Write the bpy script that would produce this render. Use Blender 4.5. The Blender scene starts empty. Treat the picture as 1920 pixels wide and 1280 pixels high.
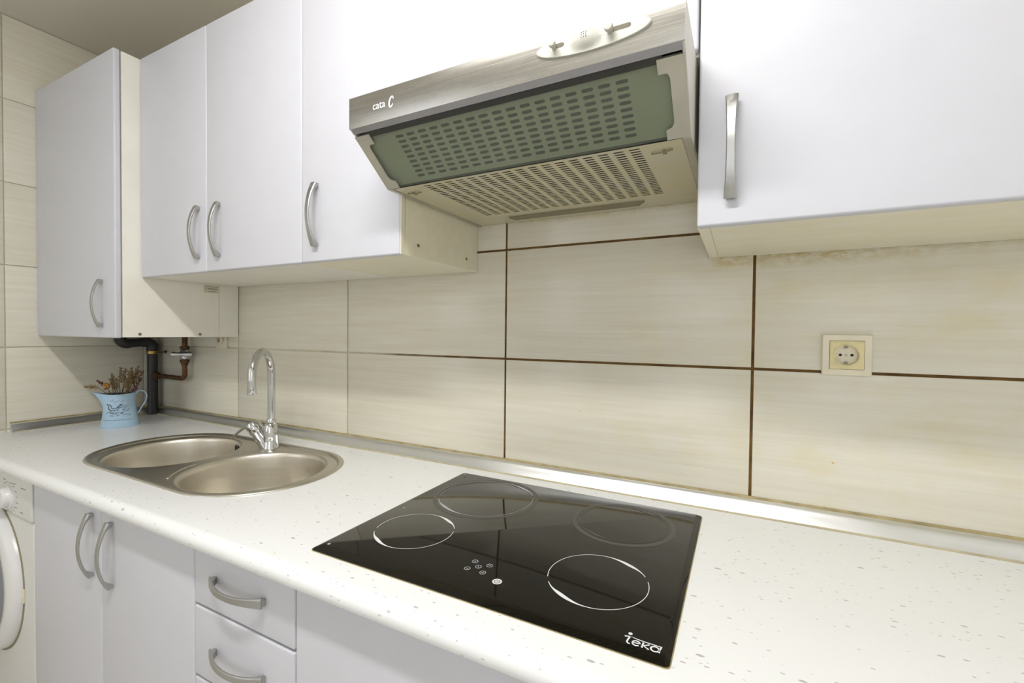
import bpy, bmesh, math, random
from mathutils import Vector, Matrix
random.seed(7)
sc = bpy.context.scene
COL = sc.collection
PI = math.pi
H = 0.90                      # worktop height; every z below is given relative to the worktop top

# ---------------------------------------------------------------- camera
cam = bpy.data.cameras.new('camera'); camo = bpy.data.objects.new('camera', cam); COL.objects.link(camo)
sc.camera = camo
cam.sensor_width = 36.0; cam.lens = 841.07 / 1920 * 36.0; cam.clip_start = 0.02
yaw, pitch, roll = 0.4718, 0.0199, 0.0104
fw = Vector((-math.sin(yaw)*math.cos(pitch), math.cos(yaw)*math.cos(pitch), -math.sin(pitch)))
rt = Vector((math.cos(yaw), math.sin(yaw), 0)); up = rt.cross(fw)
rt, up = math.cos(roll)*rt + math.sin(roll)*up, -math.sin(roll)*rt + math.cos(roll)*up
m = Matrix((rt, up, -fw)).transposed().to_4x4(); m.translation = Vector((2.4037, -1.106, 0.386 + H))
camo.matrix_world = m

# ---------------------------------------------------------------- world, exposure
wd = bpy.data.worlds.new('world'); sc.world = wd; wd.use_nodes = True
bg = wd.node_tree.nodes['Background']; bg.inputs[0].default_value = (0.93, 0.96, 1.0, 1); bg.inputs[1].default_value = 1.15
vs = sc.view_settings
vs.view_transform = 'Standard'; vs.look = 'None'; vs.gamma = 1.0; vs.use_curve_mapping = False
vs.exposure = 0.80
LAMP_POWER = 44.0             # emission strength of the ceiling lamp's diffuser
LAMP_COLOR = (1.0, 0.987, 0.975, 1)

# ---------------------------------------------------------------- material helpers
class NT:
    def __init__(s, name):
        s.m = bpy.data.materials.new(name); s.m.use_nodes = True
        s.t = s.m.node_tree; s.b = s.t.nodes['Principled BSDF']; s.out = s.t.nodes['Material Output']
    def n(s, typ, **kw):
        nd = s.t.nodes.new(typ)
        for k, v in kw.items():
            if k.startswith('i_'): nd.inputs[int(k[2:])].default_value = v
            else: setattr(nd, k, v)
        return nd
    def l(s, a, b): s.t.links.new(a, b)
    def math(s, op, a, b=None, clamp=False):
        nd = s.t.nodes.new('ShaderNodeMath'); nd.operation = op; nd.use_clamp = clamp
        for i, v in enumerate((a, b)):
            if v is None: continue
            if isinstance(v, (int, float)): nd.inputs[i].default_value = v
            else: s.l(v, nd.inputs[i])
        return nd.outputs[0]
    def rng(s, v, a, b, c=0.0, d=1.0):
        nd = s.t.nodes.new('ShaderNodeMapRange'); s.l(v, nd.inputs[0])
        for i, q in enumerate((a, b, c, d)): nd.inputs[i+1].default_value = q
        return nd.outputs[0]
    def mix(s, f, a, b):
        nd = s.t.nodes.new('ShaderNodeMix'); nd.data_type = 'RGBA'
        if isinstance(f, (int, float)): nd.inputs[0].default_value = f
        else: s.l(f, nd.inputs[0])
        for i, v in ((6, a), (7, b)):
            if isinstance(v, tuple): nd.inputs[i].default_value = (*v[:3], 1)
            else: s.l(v, nd.inputs[i])
        return nd.outputs[2]
    def pos(s, scale=(1, 1, 1)):
        g = s.t.nodes.new('ShaderNodeNewGeometry'); mp = s.t.nodes.new('ShaderNodeMapping')
        s.l(g.outputs['Position'], mp.inputs[0]); mp.inputs['Scale'].default_value = scale
        return mp.outputs[0]
    def xyz(s):
        g = s.t.nodes.new('ShaderNodeNewGeometry'); x = s.t.nodes.new('ShaderNodeSeparateXYZ')
        s.l(g.outputs['Position'], x.inputs[0]); return x.outputs
    def noise(s, vec, scale, detail=3, rough=0.5):
        nd = s.t.nodes.new('ShaderNodeTexNoise'); s.l(vec, nd.inputs['Vector'])
        nd.inputs['Scale'].default_value = scale; nd.inputs['Detail'].default_value = detail; nd.inputs['Roughness'].default_value = rough
        return nd.outputs[0]
    def bump(s, h, strength, dist=0.001):
        nd = s.t.nodes.new('ShaderNodeBump'); s.l(h, nd.inputs['Height'])
        nd.inputs['Strength'].default_value = strength; nd.inputs['Distance'].default_value = dist
        s.l(nd.outputs[0], s.b.inputs['Normal'])
    def base(s, c):
        if isinstance(c, tuple): s.b.inputs['Base Color'].default_value = (*c[:3], 1)
        else: s.l(c, s.b.inputs['Base Color'])
    def set(s, rough=None, metal=None, spec=None, coat=None):
        if rough is not None: s.b.inputs['Roughness'].default_value = rough
        if metal is not None: s.b.inputs['Metallic'].default_value = metal
        if spec is not None: s.b.inputs['Specular IOR Level'].default_value = spec
        if coat is not None: s.b.inputs['Coat Weight'].default_value = coat; s.b.inputs['Coat Roughness'].default_value = 0.05

M = {}
def flat(name, c, rough=0.4, metal=0.0, spec=0.5, var=0.04, nscale=20):
    t = NT(name); n = t.noise(t.pos(), nscale)
    t.base(t.mix(t.rng(n, 0.3, 0.7), tuple(v*(1-var) for v in c), tuple(min(1, v*(1+var)) for v in c)))
    t.set(rough, metal, spec); M[name] = t.m; return t

# ---- painted laminate of the doors, cream board of the carcasses
flat('door_white', (0.645, 0.650, 0.700), 0.38, var=0.01)
flat('cream_board', (0.89, 0.87, 0.79), 0.45, var=0.03, nscale=8)
def greasy_board():
    t = NT('greasy_board'); x, y, z = t.xyz()
    n = t.noise(t.pos((3, 14, 14)), 3.0, 5, 0.6); fine = t.noise(t.pos((20, 90, 90)), 3.0, 4, 0.7)
    c = t.mix(t.rng(n, 0.3, 0.75), (0.90, 0.865, 0.72), (0.86, 0.80, 0.58))
    c = t.mix(t.math('MULTIPLY', t.rng(fine, 0.60, 0.80), 0.5), c, (0.50, 0.38, 0.12))
    t.base(c); t.set(0.38); M['greasy_board'] = t.m
greasy_board()

def tile_mat():
    t = NT('tile'); p = t.pos((1.1, 1.1, 28.0)); p2 = t.pos((3.0, 3.0, 90.0))
    a = t.noise(p, 2.2, 5, 0.6); b = t.noise(p2, 2.0, 4, 0.6); oi = t.n('ShaderNodeObjectInfo')
    f = t.math('ADD', t.math('MULTIPLY', a, 0.65), t.math('MULTIPLY', b, 0.35))
    f = t.math('ADD', f, t.math('MULTIPLY', t.math('SUBTRACT', oi.outputs['Random'], 0.5), 0.10))
    c = t.mix(t.rng(f, 0.30, 0.70), (0.69, 0.65, 0.525), (0.80, 0.772, 0.675))
    # cooking grease: blotches and specks round the hob, a rim of grease under the right cabinet
    x, y, z = t.xyz()
    zone = t.math('MULTIPLY', t.rng(x, 1.75, 2.35), t.math('GREATER_THAN', t.math('MULTIPLY', y, 1.0), -0.05))
    bl = t.noise(t.pos((2.2, 1, 3.0)), 4.0, 4, 0.6)
    g = t.math('MULTIPLY', t.math('MULTIPLY', t.rng(bl, 0.48, 0.72), zone), 0.42)
    c = t.mix(g, c, (0.73, 0.63, 0.36))
    sp = t.n('ShaderNodeTexVoronoi'); t.l(t.pos(), sp.inputs['Vector']); sp.inputs['Scale'].default_value = 26
    spm = t.math('MULTIPLY', t.rng(sp.outputs['Distance'], 0.10, 0.06), t.math('GREATER_THAN', t.n('ShaderNodeSeparateColor').outputs[0], 2.0))
    sepc = t.n('ShaderNodeSeparateColor'); t.l(sp.outputs['Color'], sepc.inputs[0])
    spm = t.math('MULTIPLY', t.math('MULTIPLY', t.rng(sp.outputs['Distance'], 0.085, 0.05), t.math('GREATER_THAN', sepc.outputs[0], 0.93)), zone)
    c = t.mix(t.math('MULTIPLY', spm, 0.75), c, (0.60, 0.42, 0.10))
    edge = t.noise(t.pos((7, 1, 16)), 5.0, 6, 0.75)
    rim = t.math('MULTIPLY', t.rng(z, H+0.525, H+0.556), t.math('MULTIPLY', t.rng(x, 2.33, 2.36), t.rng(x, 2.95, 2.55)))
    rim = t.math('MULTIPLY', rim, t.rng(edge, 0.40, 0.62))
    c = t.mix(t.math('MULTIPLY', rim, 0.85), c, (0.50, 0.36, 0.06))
    rim2 = t.math('MULTIPLY', t.math('MULTIPLY', t.rng(z, H+0.672, H+0.692), t.rng(x, 1.70, 1.9)), t.math('MULTIPLY', t.rng(edge, 0.42, 0.60), t.math('LESS_THAN', x, 2.34)))
    c = t.mix(t.math('MULTIPLY', rim2, 0.7), c, (0.55, 0.42, 0.10))
    t.base(c); t.set(0.20, spec=0.4)
    t.bump(b, 0.05); M['tile'] = t.m
tile_mat()

def grout_mat():
    t = NT('grout'); x, y, z = t.xyz()
    n = t.noise(t.pos(), 14.0, 5, 0.65); n2 = t.noise(t.pos(), 5.0, 3, 0.5)
    v = t.math('ADD', x, t.math('MULTIPLY', t.math('SUBTRACT', n2, 0.5), 0.9))
    f = t.rng(v, 1.15, 1.62)
    dirty = t.mix(t.rng(n, 0.35, 0.7), (0.085, 0.040, 0.006), (0.26, 0.14, 0.03))
    c = t.mix(f, t.mix(t.rng(n, 0.3, 0.7), (0.70, 0.63, 0.46), (0.78, 0.73, 0.60)), dirty)
    t.base(c); t.set(0.8); M['grout'] = t.m
grout_mat()

def worktop_mat():
    t = NT('worktop'); c = (0.845, 0.835, 0.795)
    nz = t.noise(t.pos(), 3.0, 2); col = t.mix(nz, (0.872, 0.885, 0.885), (0.892, 0.906, 0.912))
    for sc_, thr, rad, shade, rot in ((80, 0.72, 0.20, (0.36, 0.35, 0.33), 0.35), (150, 0.70, 0.24, (0.52, 0.50, 0.46), -0.5), (50, 0.84, 0.16, (0.30, 0.29, 0.27), 1.0), (110, 0.72, 0.22, (0.45, 0.44, 0.41), 0.05)):
        g = t.n('ShaderNodeNewGeometry'); mp = t.n('ShaderNodeMapping'); t.l(g.outputs['Position'], mp.inputs[0])
        mp.inputs['Rotation'].default_value = (0, 0, rot); mp.inputs['Scale'].default_value = (0.55, 1.25, 1.0)
        vo = t.n('ShaderNodeTexVoronoi'); t.l(mp.outputs[0], vo.inputs['Vector']); vo.inputs['Scale'].default_value = sc_
        sp = t.n('ShaderNodeSeparateColor'); t.l(vo.outputs['Color'], sp.inputs[0])
        mask = t.math('MULTIPLY', t.math('LESS_THAN', vo.outputs['Distance'], t.math('MULTIPLY', sp.outputs[1], rad)), t.math('GREATER_THAN', sp.outputs[0], thr))
        col = t.mix(t.math('MULTIPLY', mask, 0.62), col, shade)
    t.base(col); t.set(0.22, spec=0.45); M['worktop'] = t.m
worktop_mat()

def steel(name, c, rough, stretch=(1, 60, 60), amt=0.12, blotch=0.0):
    t = NT(name); n = t.noise(t.pos(stretch), 6.0, 4, 0.6); n2 = t.noise(t.pos((2, 6, 6)), 4.0, 4, 0.6)
    col = t.mix(t.rng(n, 0.3, 0.7), tuple(v*(1-amt) for v in c), c)
    if blotch: col = t.mix(t.math('MULTIPLY', t.rng(n2, 0.5, 0.75), blotch), col, tuple(v*0.55 for v in c))
    t.base(col); t.set(rough, 1.0)
    t.l(t.rng(n, 0.2, 0.8, rough*0.8, rough*1.25), t.b.inputs['Roughness']); M[name] = t.m
steel('hood_steel', (0.50, 0.485, 0.445), 0.25, amt=0.12, blotch=0.35)
steel('sink_steel', (0.74, 0.70, 0.62), 0.36, (2, 2, 60), 0.05)
steel('sink_rim_steel', (0.64, 0.61, 0.54), 0.33, (1.5, 1.5, 1.5), 0.03)
steel('handle_steel', (0.50, 0.50, 0.49), 0.36, (60, 60, 4), 0.08)
steel('trim_alu', (0.82, 0.83, 0.83), 0.33, (0.6, 0.6, 3), 0.03)
steel('chrome', (0.62, 0.63, 0.64), 0.08, (4, 4, 4), 0.03)
def greasy_metal():
    t = NT('filter_metal'); n = t.noise(t.pos((1, 2, 2)), 6.0, 5, 0.6); f = t.noise(t.pos((5, 50, 50)), 3.0, 4, 0.7)
    c = t.mix(t.rng(n, 0.35, 0.7), (0.68, 0.65, 0.52), (0.70, 0.63, 0.40))
    c = t.mix(t.math('MULTIPLY', t.rng(f, 0.6, 0.8), 0.35), c, (0.38, 0.32, 0.14))
    t.base(c); t.set(0.38, 0.35); M['filter_metal'] = t.m
greasy_metal()
flat('visor_metal', (0.43, 0.45, 0.385), 0.45, 0.2)
flat('hood_frame', (0.52, 0.50, 0.42), 0.38, 0.55, var=0.08)
flat('hood_dark', (0.035, 0.033, 0.028), 0.6)
flat('lip_steel', (0.36, 0.36, 0.38), 0.32, 0.9)
flat('control_plastic', (0.56, 0.555, 0.49), 0.35)
flat('cavity_shade', (0.06, 0.055, 0.035), 0.7)
flat('slider_dark', (0.13, 0.115, 0.075), 0.6)
flat('slot_dark', (0.27, 0.24, 0.15), 0.6)
flat('hood_side', (0.72, 0.70, 0.62), 0.4)
flat('print_white', (0.80, 0.82, 0.84), 0.5, var=0.0)
flat('print_grey', (0.42, 0.44, 0.46), 0.5, var=0.0)
flat('print_haze', (0.050, 0.047, 0.040), 0.30, var=0.0)
flat('sealant', (0.50, 0.45, 0.30), 0.6, var=0.15)
flat('sealant_dirty', (0.38, 0.31, 0.15), 0.6, var=0.25, nscale=30)
flat('socket_plastic', (0.80, 0.74, 0.58), 0.35)
flat('socket_yellowed', (0.80, 0.70, 0.40), 0.4, var=0.10, nscale=60)
flat('hole_black', (0.012, 0.011, 0.010), 0.7)
flat('screw_metal', (0.25, 0.23, 0.19), 0.45, 0.8)
flat('pin_grey', (0.45, 0.44, 0.42), 0.4, 0.4)
flat('black_pipe', (0.022, 0.022, 0.023), 0.42)
flat('copper', (0.12, 0.060, 0.026), 0.42, 0.75, var=0.35, nscale=60)
flat('copper_dark', (0.085, 0.045, 0.022), 0.5, 0.6, var=0.3)
flat('brass', (0.50, 0.33, 0.12), 0.35, 0.9)
flat('enamel_blue', (0.42, 0.60, 0.76), 0.38, var=0.05, nscale=30)
flat('jug_inside', (0.05, 0.035, 0.03), 0.7)
flat('print_dark', (0.045, 0.05, 0.065), 0.6, var=0.0)
flat('stalk', (0.22, 0.16, 0.07), 0.8, var=0.25)
flat('bud_tan', (0.27, 0.19, 0.095), 0.85, var=0.3, nscale=120)
flat('bud_brown', (0.16, 0.08, 0.04), 0.85, var=0.3, nscale=120)
flat('bud_orange', (0.55, 0.27, 0.05), 0.85, var=0.3, nscale=120)
flat('bud_purple', (0.16, 0.07, 0.11), 0.85, var=0.3, nscale=120)
flat('appliance_white', (0.74, 0.735, 0.71), 0.3, var=0.01)
flat('appliance_ring', (0.80, 0.80, 0.80), 0.25, var=0.01)
flat('print_mid', (0.30, 0.29, 0.28), 0.6, var=0.0)
flat('ceiling_paint', (0.68, 0.645, 0.565), 0.7, var=0.02, nscale=3)  # beige puts the dim, warm bounce light into the ceiling colour
flat('room_paint', (0.86, 0.85, 0.81), 0.7, var=0.02)
flat('floor_tile', (0.74, 0.71, 0.65), 0.35, var=0.05)
flat('sticker', (0.70, 0.66, 0.50), 0.6, var=0.0)
flat('board_edge', (0.78, 0.73, 0.58), 0.5)
flat('gap_dark', (0.30, 0.26, 0.16), 0.8)
t = NT('glass_black'); n = t.noise(t.pos(), 400.0, 2)
t.base((0.006, 0.005, 0.0035)); t.set(0.045, spec=0.32); t.l(t.rng(n, 0.3, 0.8, 0.035, 0.07), t.b.inputs['Roughness']); M['glass_black'] = t.m
t = NT('lamp_glow'); t.base((0.9, 0.9, 0.88)); t.b.inputs['Emission Color'].default_value = LAMP_COLOR; t.b.inputs['Emission Strength'].default_value = LAMP_POWER; M['lamp_glow'] = t.m
t = NT('visor_glass')      # thin greenish pane: tinted see-through plus a reflection
tr = t.n('ShaderNodeBsdfTransparent'); tr.inputs[0].default_value = (0.85, 0.87, 0.80, 1)
gl = t.n('ShaderNodeBsdfPrincipled'); gl.inputs['Base Color'].default_value = (0.52, 0.55, 0.48, 1); gl.inputs['Roughness'].default_value = 0.12
mx = t.n('ShaderNodeMixShader'); mx.inputs[0].default_value = 0.13
t.l(tr.outputs[0], mx.inputs[1]); t.l(gl.outputs[0], mx.inputs[2]); t.l(mx.outputs[0], t.out.inputs[0]); M['visor_glass'] = t.m
t = NT('door_glass'); t.base((0.25, 0.26, 0.27)); t.set(0.05, spec=0.6); M['door_glass'] = t.m

# ---------------------------------------------------------------- mesh helpers (coordinates: worktop-relative metres)
def bm_new(): return bmesh.new()
def box(bm, x0, x1, y0, y1, z0, z1, bev=0.0, seg=2):
    r = bmesh.ops.create_cube(bm, size=1.0); vs_ = r['verts']
    for v in vs_: v.co = Vector(((x0+x1)/2 + v.co.x*(x1-x0), (y0+y1)/2 + v.co.y*(y1-y0), (z0+z1)/2 + v.co.z*(z1-z0)))
    if bev > 0:
        es = list({e for v in vs_ for e in v.link_edges})
        bmesh.ops.bevel(bm, geom=es, offset=bev, segments=seg, affect='EDGES', profile=0.5)
    return bm
def loft(bm, loops, closed=True, cap0=False, cap1=False):
    rows = [[bm.verts.new(p) for p in L] for L in loops]; n = len(loops[0])
    for a, b in zip(rows[:-1], rows[1:]):
        for i in range(n if closed else n-1):
            j = (i+1) % n
            try: bm.faces.new((a[i], a[j], b[j], b[i]))
            except ValueError: pass
    if cap0: bm.faces.new(rows[0][::-1])
    if cap1: bm.faces.new(rows[-1])
    return rows
def lathe(bm, prof, c=(0, 0, 0), seg=32, axis=None, cap0=False, cap1=False):
    c = Vector(c); ax = Vector(axis).normalized() if axis else Vector((0, 0, 1))
    q = ax.to_track_quat('Z', 'Y')
    loops = [[c + q @ Vector((r*math.cos(2*PI*i/seg), r*math.sin(2*PI*i/seg), z)) for i in range(seg)] for r, z in prof]
    return loft(bm, loops, True, cap0, cap1)
def tube(bm, pts, rad, seg=12, cap=True):
    pts = [Vector(p) for p in pts]; n = len(pts)
    rads = rad if isinstance(rad, (list, tuple)) else [rad]*n
    loops = []; ref = None
    for i, p in enumerate(pts):
        d = (pts[min(i+1, n-1)] - pts[max(i-1, 0)]).normalized()
        if ref is None:
            ref = Vector((0, 0, 1)) if abs(d.z) < 0.9 else Vector((1, 0, 0))
        a = (ref - d*ref.dot(d)).normalized(); ref = a; b = d.cross(a)
        loops.append([p + rads[i]*(a*math.cos(2*PI*k/seg) + b*math.sin(2*PI*k/seg)) for k in range(seg)])
    loft(bm, loops, True, cap, cap); return bm
def prism(bm, poly, ext):            # poly: list of 3D points, ext: extrusion vector
    a = [bm.verts.new(Vector(p)) for p in poly]; b = [bm.verts.new(Vector(p) + Vector(ext)) for p in poly]
    bm.faces.new(a[::-1]); bm.faces.new(b); n = len(a)
    for i in range(n): bm.faces.new((a[i], a[(i+1) % n], b[(i+1) % n], b[i]))
    return bm
def arc_pts(c, u, v, r, a0, a1, n):
    c, u, v = Vector(c), Vector(u), Vector(v)
    return [c + r*(u*math.cos(a0+(a1-a0)*i/n) + v*math.sin(a0+(a1-a0)*i/n)) for i in range(n+1)]

BASE = {}
def link(name, mesh, mat, parent, base):
    o = bpy.data.objects.new(name, mesh); COL.objects.link(o)
    if mat: mesh.materials.append(M[mat])
    if parent is None: o.location = Vector(base) + Vector((0, 0, H))
    else: o.parent = parent
    BASE[o.name] = Vector(base); return o
def finish(bm, name, base, smooth=35):
    bmesh.ops.recalc_face_normals(bm, faces=bm.faces)
    for v in bm.verts: v.co -= base
    me = bpy.data.meshes.new(name); bm.to_mesh(me); bm.free()
    if smooth:
        me.shade_smooth(); me.set_sharp_from_angle(angle=math.radians(smooth))
    return me
def part(name, bm, mat, parent, smooth=35, label=None):
    base = BASE[parent.name]; o = link(name, finish(bm, name, base, smooth), mat, parent, base)
    if label: o['label'] = label
    return o
def tag(o, label, cat, group=None):
    o['label'] = label; o['category'] = cat
    if group: o['group'] = group
    return o
def solo(name, bm, mat, base, label, cat, group=None, smooth=35):
    base = Vector(base); return tag(link(name, finish(bm, name, base, smooth), mat, None, base), label, cat, group)
def thing(name, loc, label, cat, group=None):
    o = bpy.data.objects.new(name, None); COL.objects.link(o); o.empty_display_size = 0.05
    o.location = Vector(loc) + Vector((0, 0, H)); BASE[o.name] = Vector(loc)
    return tag(o, label, cat, group)
def struct(name, bm, mat, smooth=None, label=None):
    o = link(name, finish(bm, name, Vector((0, 0, 0)), smooth), mat, None, (0, 0, 0)); o['kind'] = 'structure'
    if label: o['label'] = label
    return o
def piece(name, mesh, loc, parent, label=None):       # copy that shares mesh data
    o = bpy.data.objects.new(name, mesh); COL.objects.link(o); o.parent = parent
    o.location = Vector(loc) - BASE[parent.name]; BASE[o.name] = Vector((0, 0, 0))
    if label: o['label'] = label
    return o

# ================================================================ SETTING
W, ZJ, RH = 0.6068, 0.3127, 0.302          # tile width, height of a joint, tile row height
ROOM_X, ROOM_Y, CEIL = 3.35, -2.35, 1.5217
struct('floor', box(bm_new(), 0, ROOM_X, ROOM_Y, 0, -H-0.05, -H), 'floor_tile', label='plain floor of the kitchen')
struct('ceiling', box(bm_new(), -0.1, ROOM_X+0.1, ROOM_Y-0.1, 0.1, CEIL, CEIL+0.05), 'ceiling_paint', label='ceiling coloured dull beige for its dim, warm light')
wall_back = struct('wall_back', box(bm_new(), -0.1, ROOM_X+0.1, 0.002, 0.1, -H, CEIL), 'grout', label='back wall clad in large cream tiles with browned joints')
wall_left = struct('wall_left', box(bm_new(), -0.1, -0.002, ROOM_Y, 0.0, -H, CEIL), 'grout', label='left wall clad in large cream tiles')
struct('wall_right', box(bm_new(), ROOM_X, ROOM_X+0.1, ROOM_Y, 0.0, -H, CEIL), 'room_paint')
# wall behind the photographer, with two unseen openings added for fill light
FILL_OPENINGS = ((0.12, 1.00), (2.15, 3.20)); WZ0, WZ1 = 0.0, 1.36
bm = bm_new(); box(bm, -0.1, ROOM_X+0.1, ROOM_Y-0.1, ROOM_Y, -H, WZ0); box(bm, -0.1, ROOM_X+0.1, ROOM_Y-0.1, ROOM_Y, WZ1, CEIL)
for a, b in ((-0.1, FILL_OPENINGS[0][0]), (FILL_OPENINGS[0][1], FILL_OPENINGS[1][0]), (FILL_OPENINGS[1][1], ROOM_X+0.1)): box(bm, a, b, ROOM_Y-0.1, ROOM_Y, WZ0, WZ1)
struct('wall_front', bm, 'room_paint')
for k, (wx0, wx1) in enumerate(FILL_OPENINGS):
    bm = bm_new()
    for a, b in ((wx0, wx0+0.045), (wx1-0.045, wx1)): box(bm, a, b, ROOM_Y-0.07, ROOM_Y-0.02, WZ0, WZ1)
    for a, b in ((WZ0, WZ0+0.045), (WZ1-0.045, WZ1)): box(bm, wx0+0.045, wx1-0.045, ROOM_Y-0.07, ROOM_Y-0.02, a, b)
    struct('fill_opening_%d' % (k+1), bm, 'appliance_white')

J = 0.0056
tile_cache = {}
def tile_mesh(lw, lh, axis):
    k = (round(lw, 4), round(lh, 4), axis)
    if k not in tile_cache:
        bm = bm_new()
        if axis == 'x': box(bm, 0, lw, -0.0025, 0.002, 0, lh, 0.0012, 2)
        else: box(bm, -0.002, 0.0025, -lw, 0, 0, lh, 0.0012, 2)
        me = finish(bm, 'tile', Vector((0, 0, 0)), 35); me.materials.append(M['tile']); tile_cache[k] = me
    return tile_cache[k]
rows = []; z = ZJ - 4*RH
while z < CEIL - 0.02: rows.append((max(z, -H), min(z+RH, CEIL))); z += RH
cols = [(i*W, min((i+1)*W, ROOM_X)) for i in range(6)]
for z0, z1 in rows:
    for x0, x1 in cols:
        piece('tile', tile_mesh(x1-x0-J, z1-z0-J, 'x'), (x0+J/2, 0, z0+J/2), wall_back)
ycols = [(0, 0.058), (0.058, 0.486), (0.486, 1.093), (1.093, 1.70), (1.70, 2.307)]
for z0, z1 in rows:
    for y0, y1 in ycols:
        piece('tile', tile_mesh(y1-y0-0.003, z1-z0-0.003, 'y'), (0, -y0-0.0015, z0+0.0015), wall_left)

# ---- aluminium upstand along the worktop
def upstand(name, a, b, inward, label):
    # profile in (d, z): d = distance from the wall
    prof = [(0.003, 0.030), (0.007, 0.031), (0.012, 0.0285), (0.0165, 0.0235), (0.0205, 0.0165), (0.0245, 0.0095), (0.029, 0.0035), (0.0285, 0.0005), (0.003, 0.0005)]
    a, b, iv = Vector(a), Vector(b), Vector(inward)
    bm = bm_new(); loft(bm, [[p + iv*d + Vector((0, 0, z)) for d, z in prof] for p in (a, b)], True, True, True)
    o = struct(name, bm, 'trim_alu', 40, label)
    for nm, d0, d1, z0, z1, mt in (('top_seal', 0.0027, 0.0065, 0.0305, 0.0355, 'sealant'), ('bottom_seal', 0.0285, 0.0325, 0.0, 0.0035, 'sealant')):
        bm = bm_new(); q = [(d0, z0), (d1, z0), (d1, (z0+z1)/2), ((d0+d1)/2, z1), (d0, z1)]
        loft(bm, [[p + iv*d + Vector((0, 0, z)) for d, z in q] for p in (a, b)], True, True, True)
        part(nm, bm, mt if nm == 'bottom_seal' else 'sealant_dirty', o, 40)
    return o
upstand('trim_1', (0.003, 0, 0), (ROOM_X, 0, 0), (0, -1, 0), 'long aluminium upstand where worktop meets back wall')
upstand('trim_2', (0, -0.03, 0), (0, -0.478, 0), (1, 0, 0), 'short aluminium upstand along left wall')
bpy.data.objects['trim_2']['kind'] = 'structure'

# ================================================================ WORKTOP (with a cut-out for the sink)
SX0, SX1, SY, SR = 0.7777, 1.2282, -0.318, 0.212
def stadium(r, z, n=28):
    L = [Vector((SX1 + r*math.cos(a), SY + r*math.sin(a), z)) for a in [-PI/2 + PI*i/n for i in range(n+1)]]
    L += [Vector((SX0 + r*math.cos(a), SY + r*math.sin(a), z)) for a in [PI/2 + PI*i/n for i in range(n+1)]]
    return L
def ring_fill(bm, outer, inners, up=True):
    edges = []
    for L in [outer] + inners:
        vs_ = [bm.verts.new(p) for p in L]
        edges += [bm.edges.new((vs_[i], vs_[(i+1) % len(vs_)])) for i in range(len(vs_))]
    bmesh.ops.triangle_fill(bm, use_beauty=True, use_dissolve=False, edges=edges)
WX_END = ROOM_X - 0.003
bm = bm_new()
yN, rN, zc = -0.612, 0.019, -0.019
nose = [(yN - rN*math.sin(PI*i/12), zc + rN*math.cos(PI*i/12)) for i in range(13)]
loft(bm, [[Vector((x, y, z)) for y, z in nose] for x in (0.003, WX_END)], False)
hole = stadium(SR-0.008, 0.0)
ring_fill(bm, [Vector((0.003, -0.003, 0)), Vector((WX_END, -0.003, 0)), Vector((WX_END, yN, 0)), Vector((0.003, yN, 0))], [hole])
hole2 = stadium(SR-0.008, -0.038)
ring_fill(bm, [Vector((0.003, -0.003, -0.038)), Vector((WX_END, -0.003, -0.038)), Vector((WX_END, yN, -0.038)), Vector((0.003, yN, -0.038))], [hole2])
loft(bm, [hole, hole2], True)
for x in (0.003, WX_END):
    bm.faces.new([bm.verts.new(p) for p in [Vector((x, -0.003, 0))] + [Vector((x, y, z)) for y, z in nose] + [Vector((x, -0.003, -0.038))]])
bm.faces.new([bm.verts.new(p) for p in ((0.003, -0.003, 0), (WX_END, -0.003, 0), (WX_END, -0.003, -0.038), (0.003, -0.003, -0.038))])
bmesh.ops.remove_doubles(bm, verts=bm.verts, dist=1e-5)
solo('worktop', bm, 'worktop', (0, 0, -0.038), 'long white speckled laminate worktop with rounded front edge', 'worktop')

# ================================================================ HANDLES
def bow_handle_mesh(L=0.156, bow=0.029):
    bm = bm_new(); n = 18; loops = []
    for i in range(n+1):
        t = -1 + 2*i/n; z = t*L/2
        y = -(0.009 + (bow-0.009)*(1-t*t)); hw = 0.0062 + 0.0032*abs(t)**2.2; th = 0.0036 + 0.0006*abs(t)
        dy = -(-2*t*(bow-0.009)); s = Vector((0, dy, L/2)).normalized(); nv = Vector((0, -s.z, s.y))   # outward
        c = Vector((0, y, z))
        loops.append([c + Vector((-hw, 0, 0)) + nv*th*0.15, c + Vector((-hw*0.8, 0, 0)) + nv*th*0.5, c + Vector((hw*0.8, 0, 0)) + nv*th*0.5, c + Vector((hw, 0, 0)) + nv*th*0.15,
                      c + Vector((hw, 0, 0)) - nv*th*0.5, c + Vector((-hw, 0, 0)) - nv*th*0.5])
    loft(bm, loops, True, True, True)
    for s in (-1, 1):          # wedge-shaped feet down to the door
        z1 = s*L/2; z0 = s*(L/2-0.017); e = 0.0062
        prism(bm, [(-e, 0.0, z1*0.995), (-e, -0.0085, z1*0.995), (-e, -0.0155, z0), (-e, -0.012, z0), (-e, 0.0, z0+s*0.010)], (2*e, 0, 0))
    me = finish(bm, 'handle', Vector((0, 0, 0)), 40); me.materials.append(M['handle_steel']); return me
HANDLE = bow_handle_mesh()
def handle(parent, x, y, z, horizontal=False):
    o = piece('handle', HANDLE, (x, y, z), parent, 'brushed steel bow handle')
    o.location = Vector((x, y, z)) - BASE[parent.name]
    if horizontal: o.rotation_euler = (0, PI/2, 0)
    return o

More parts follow.
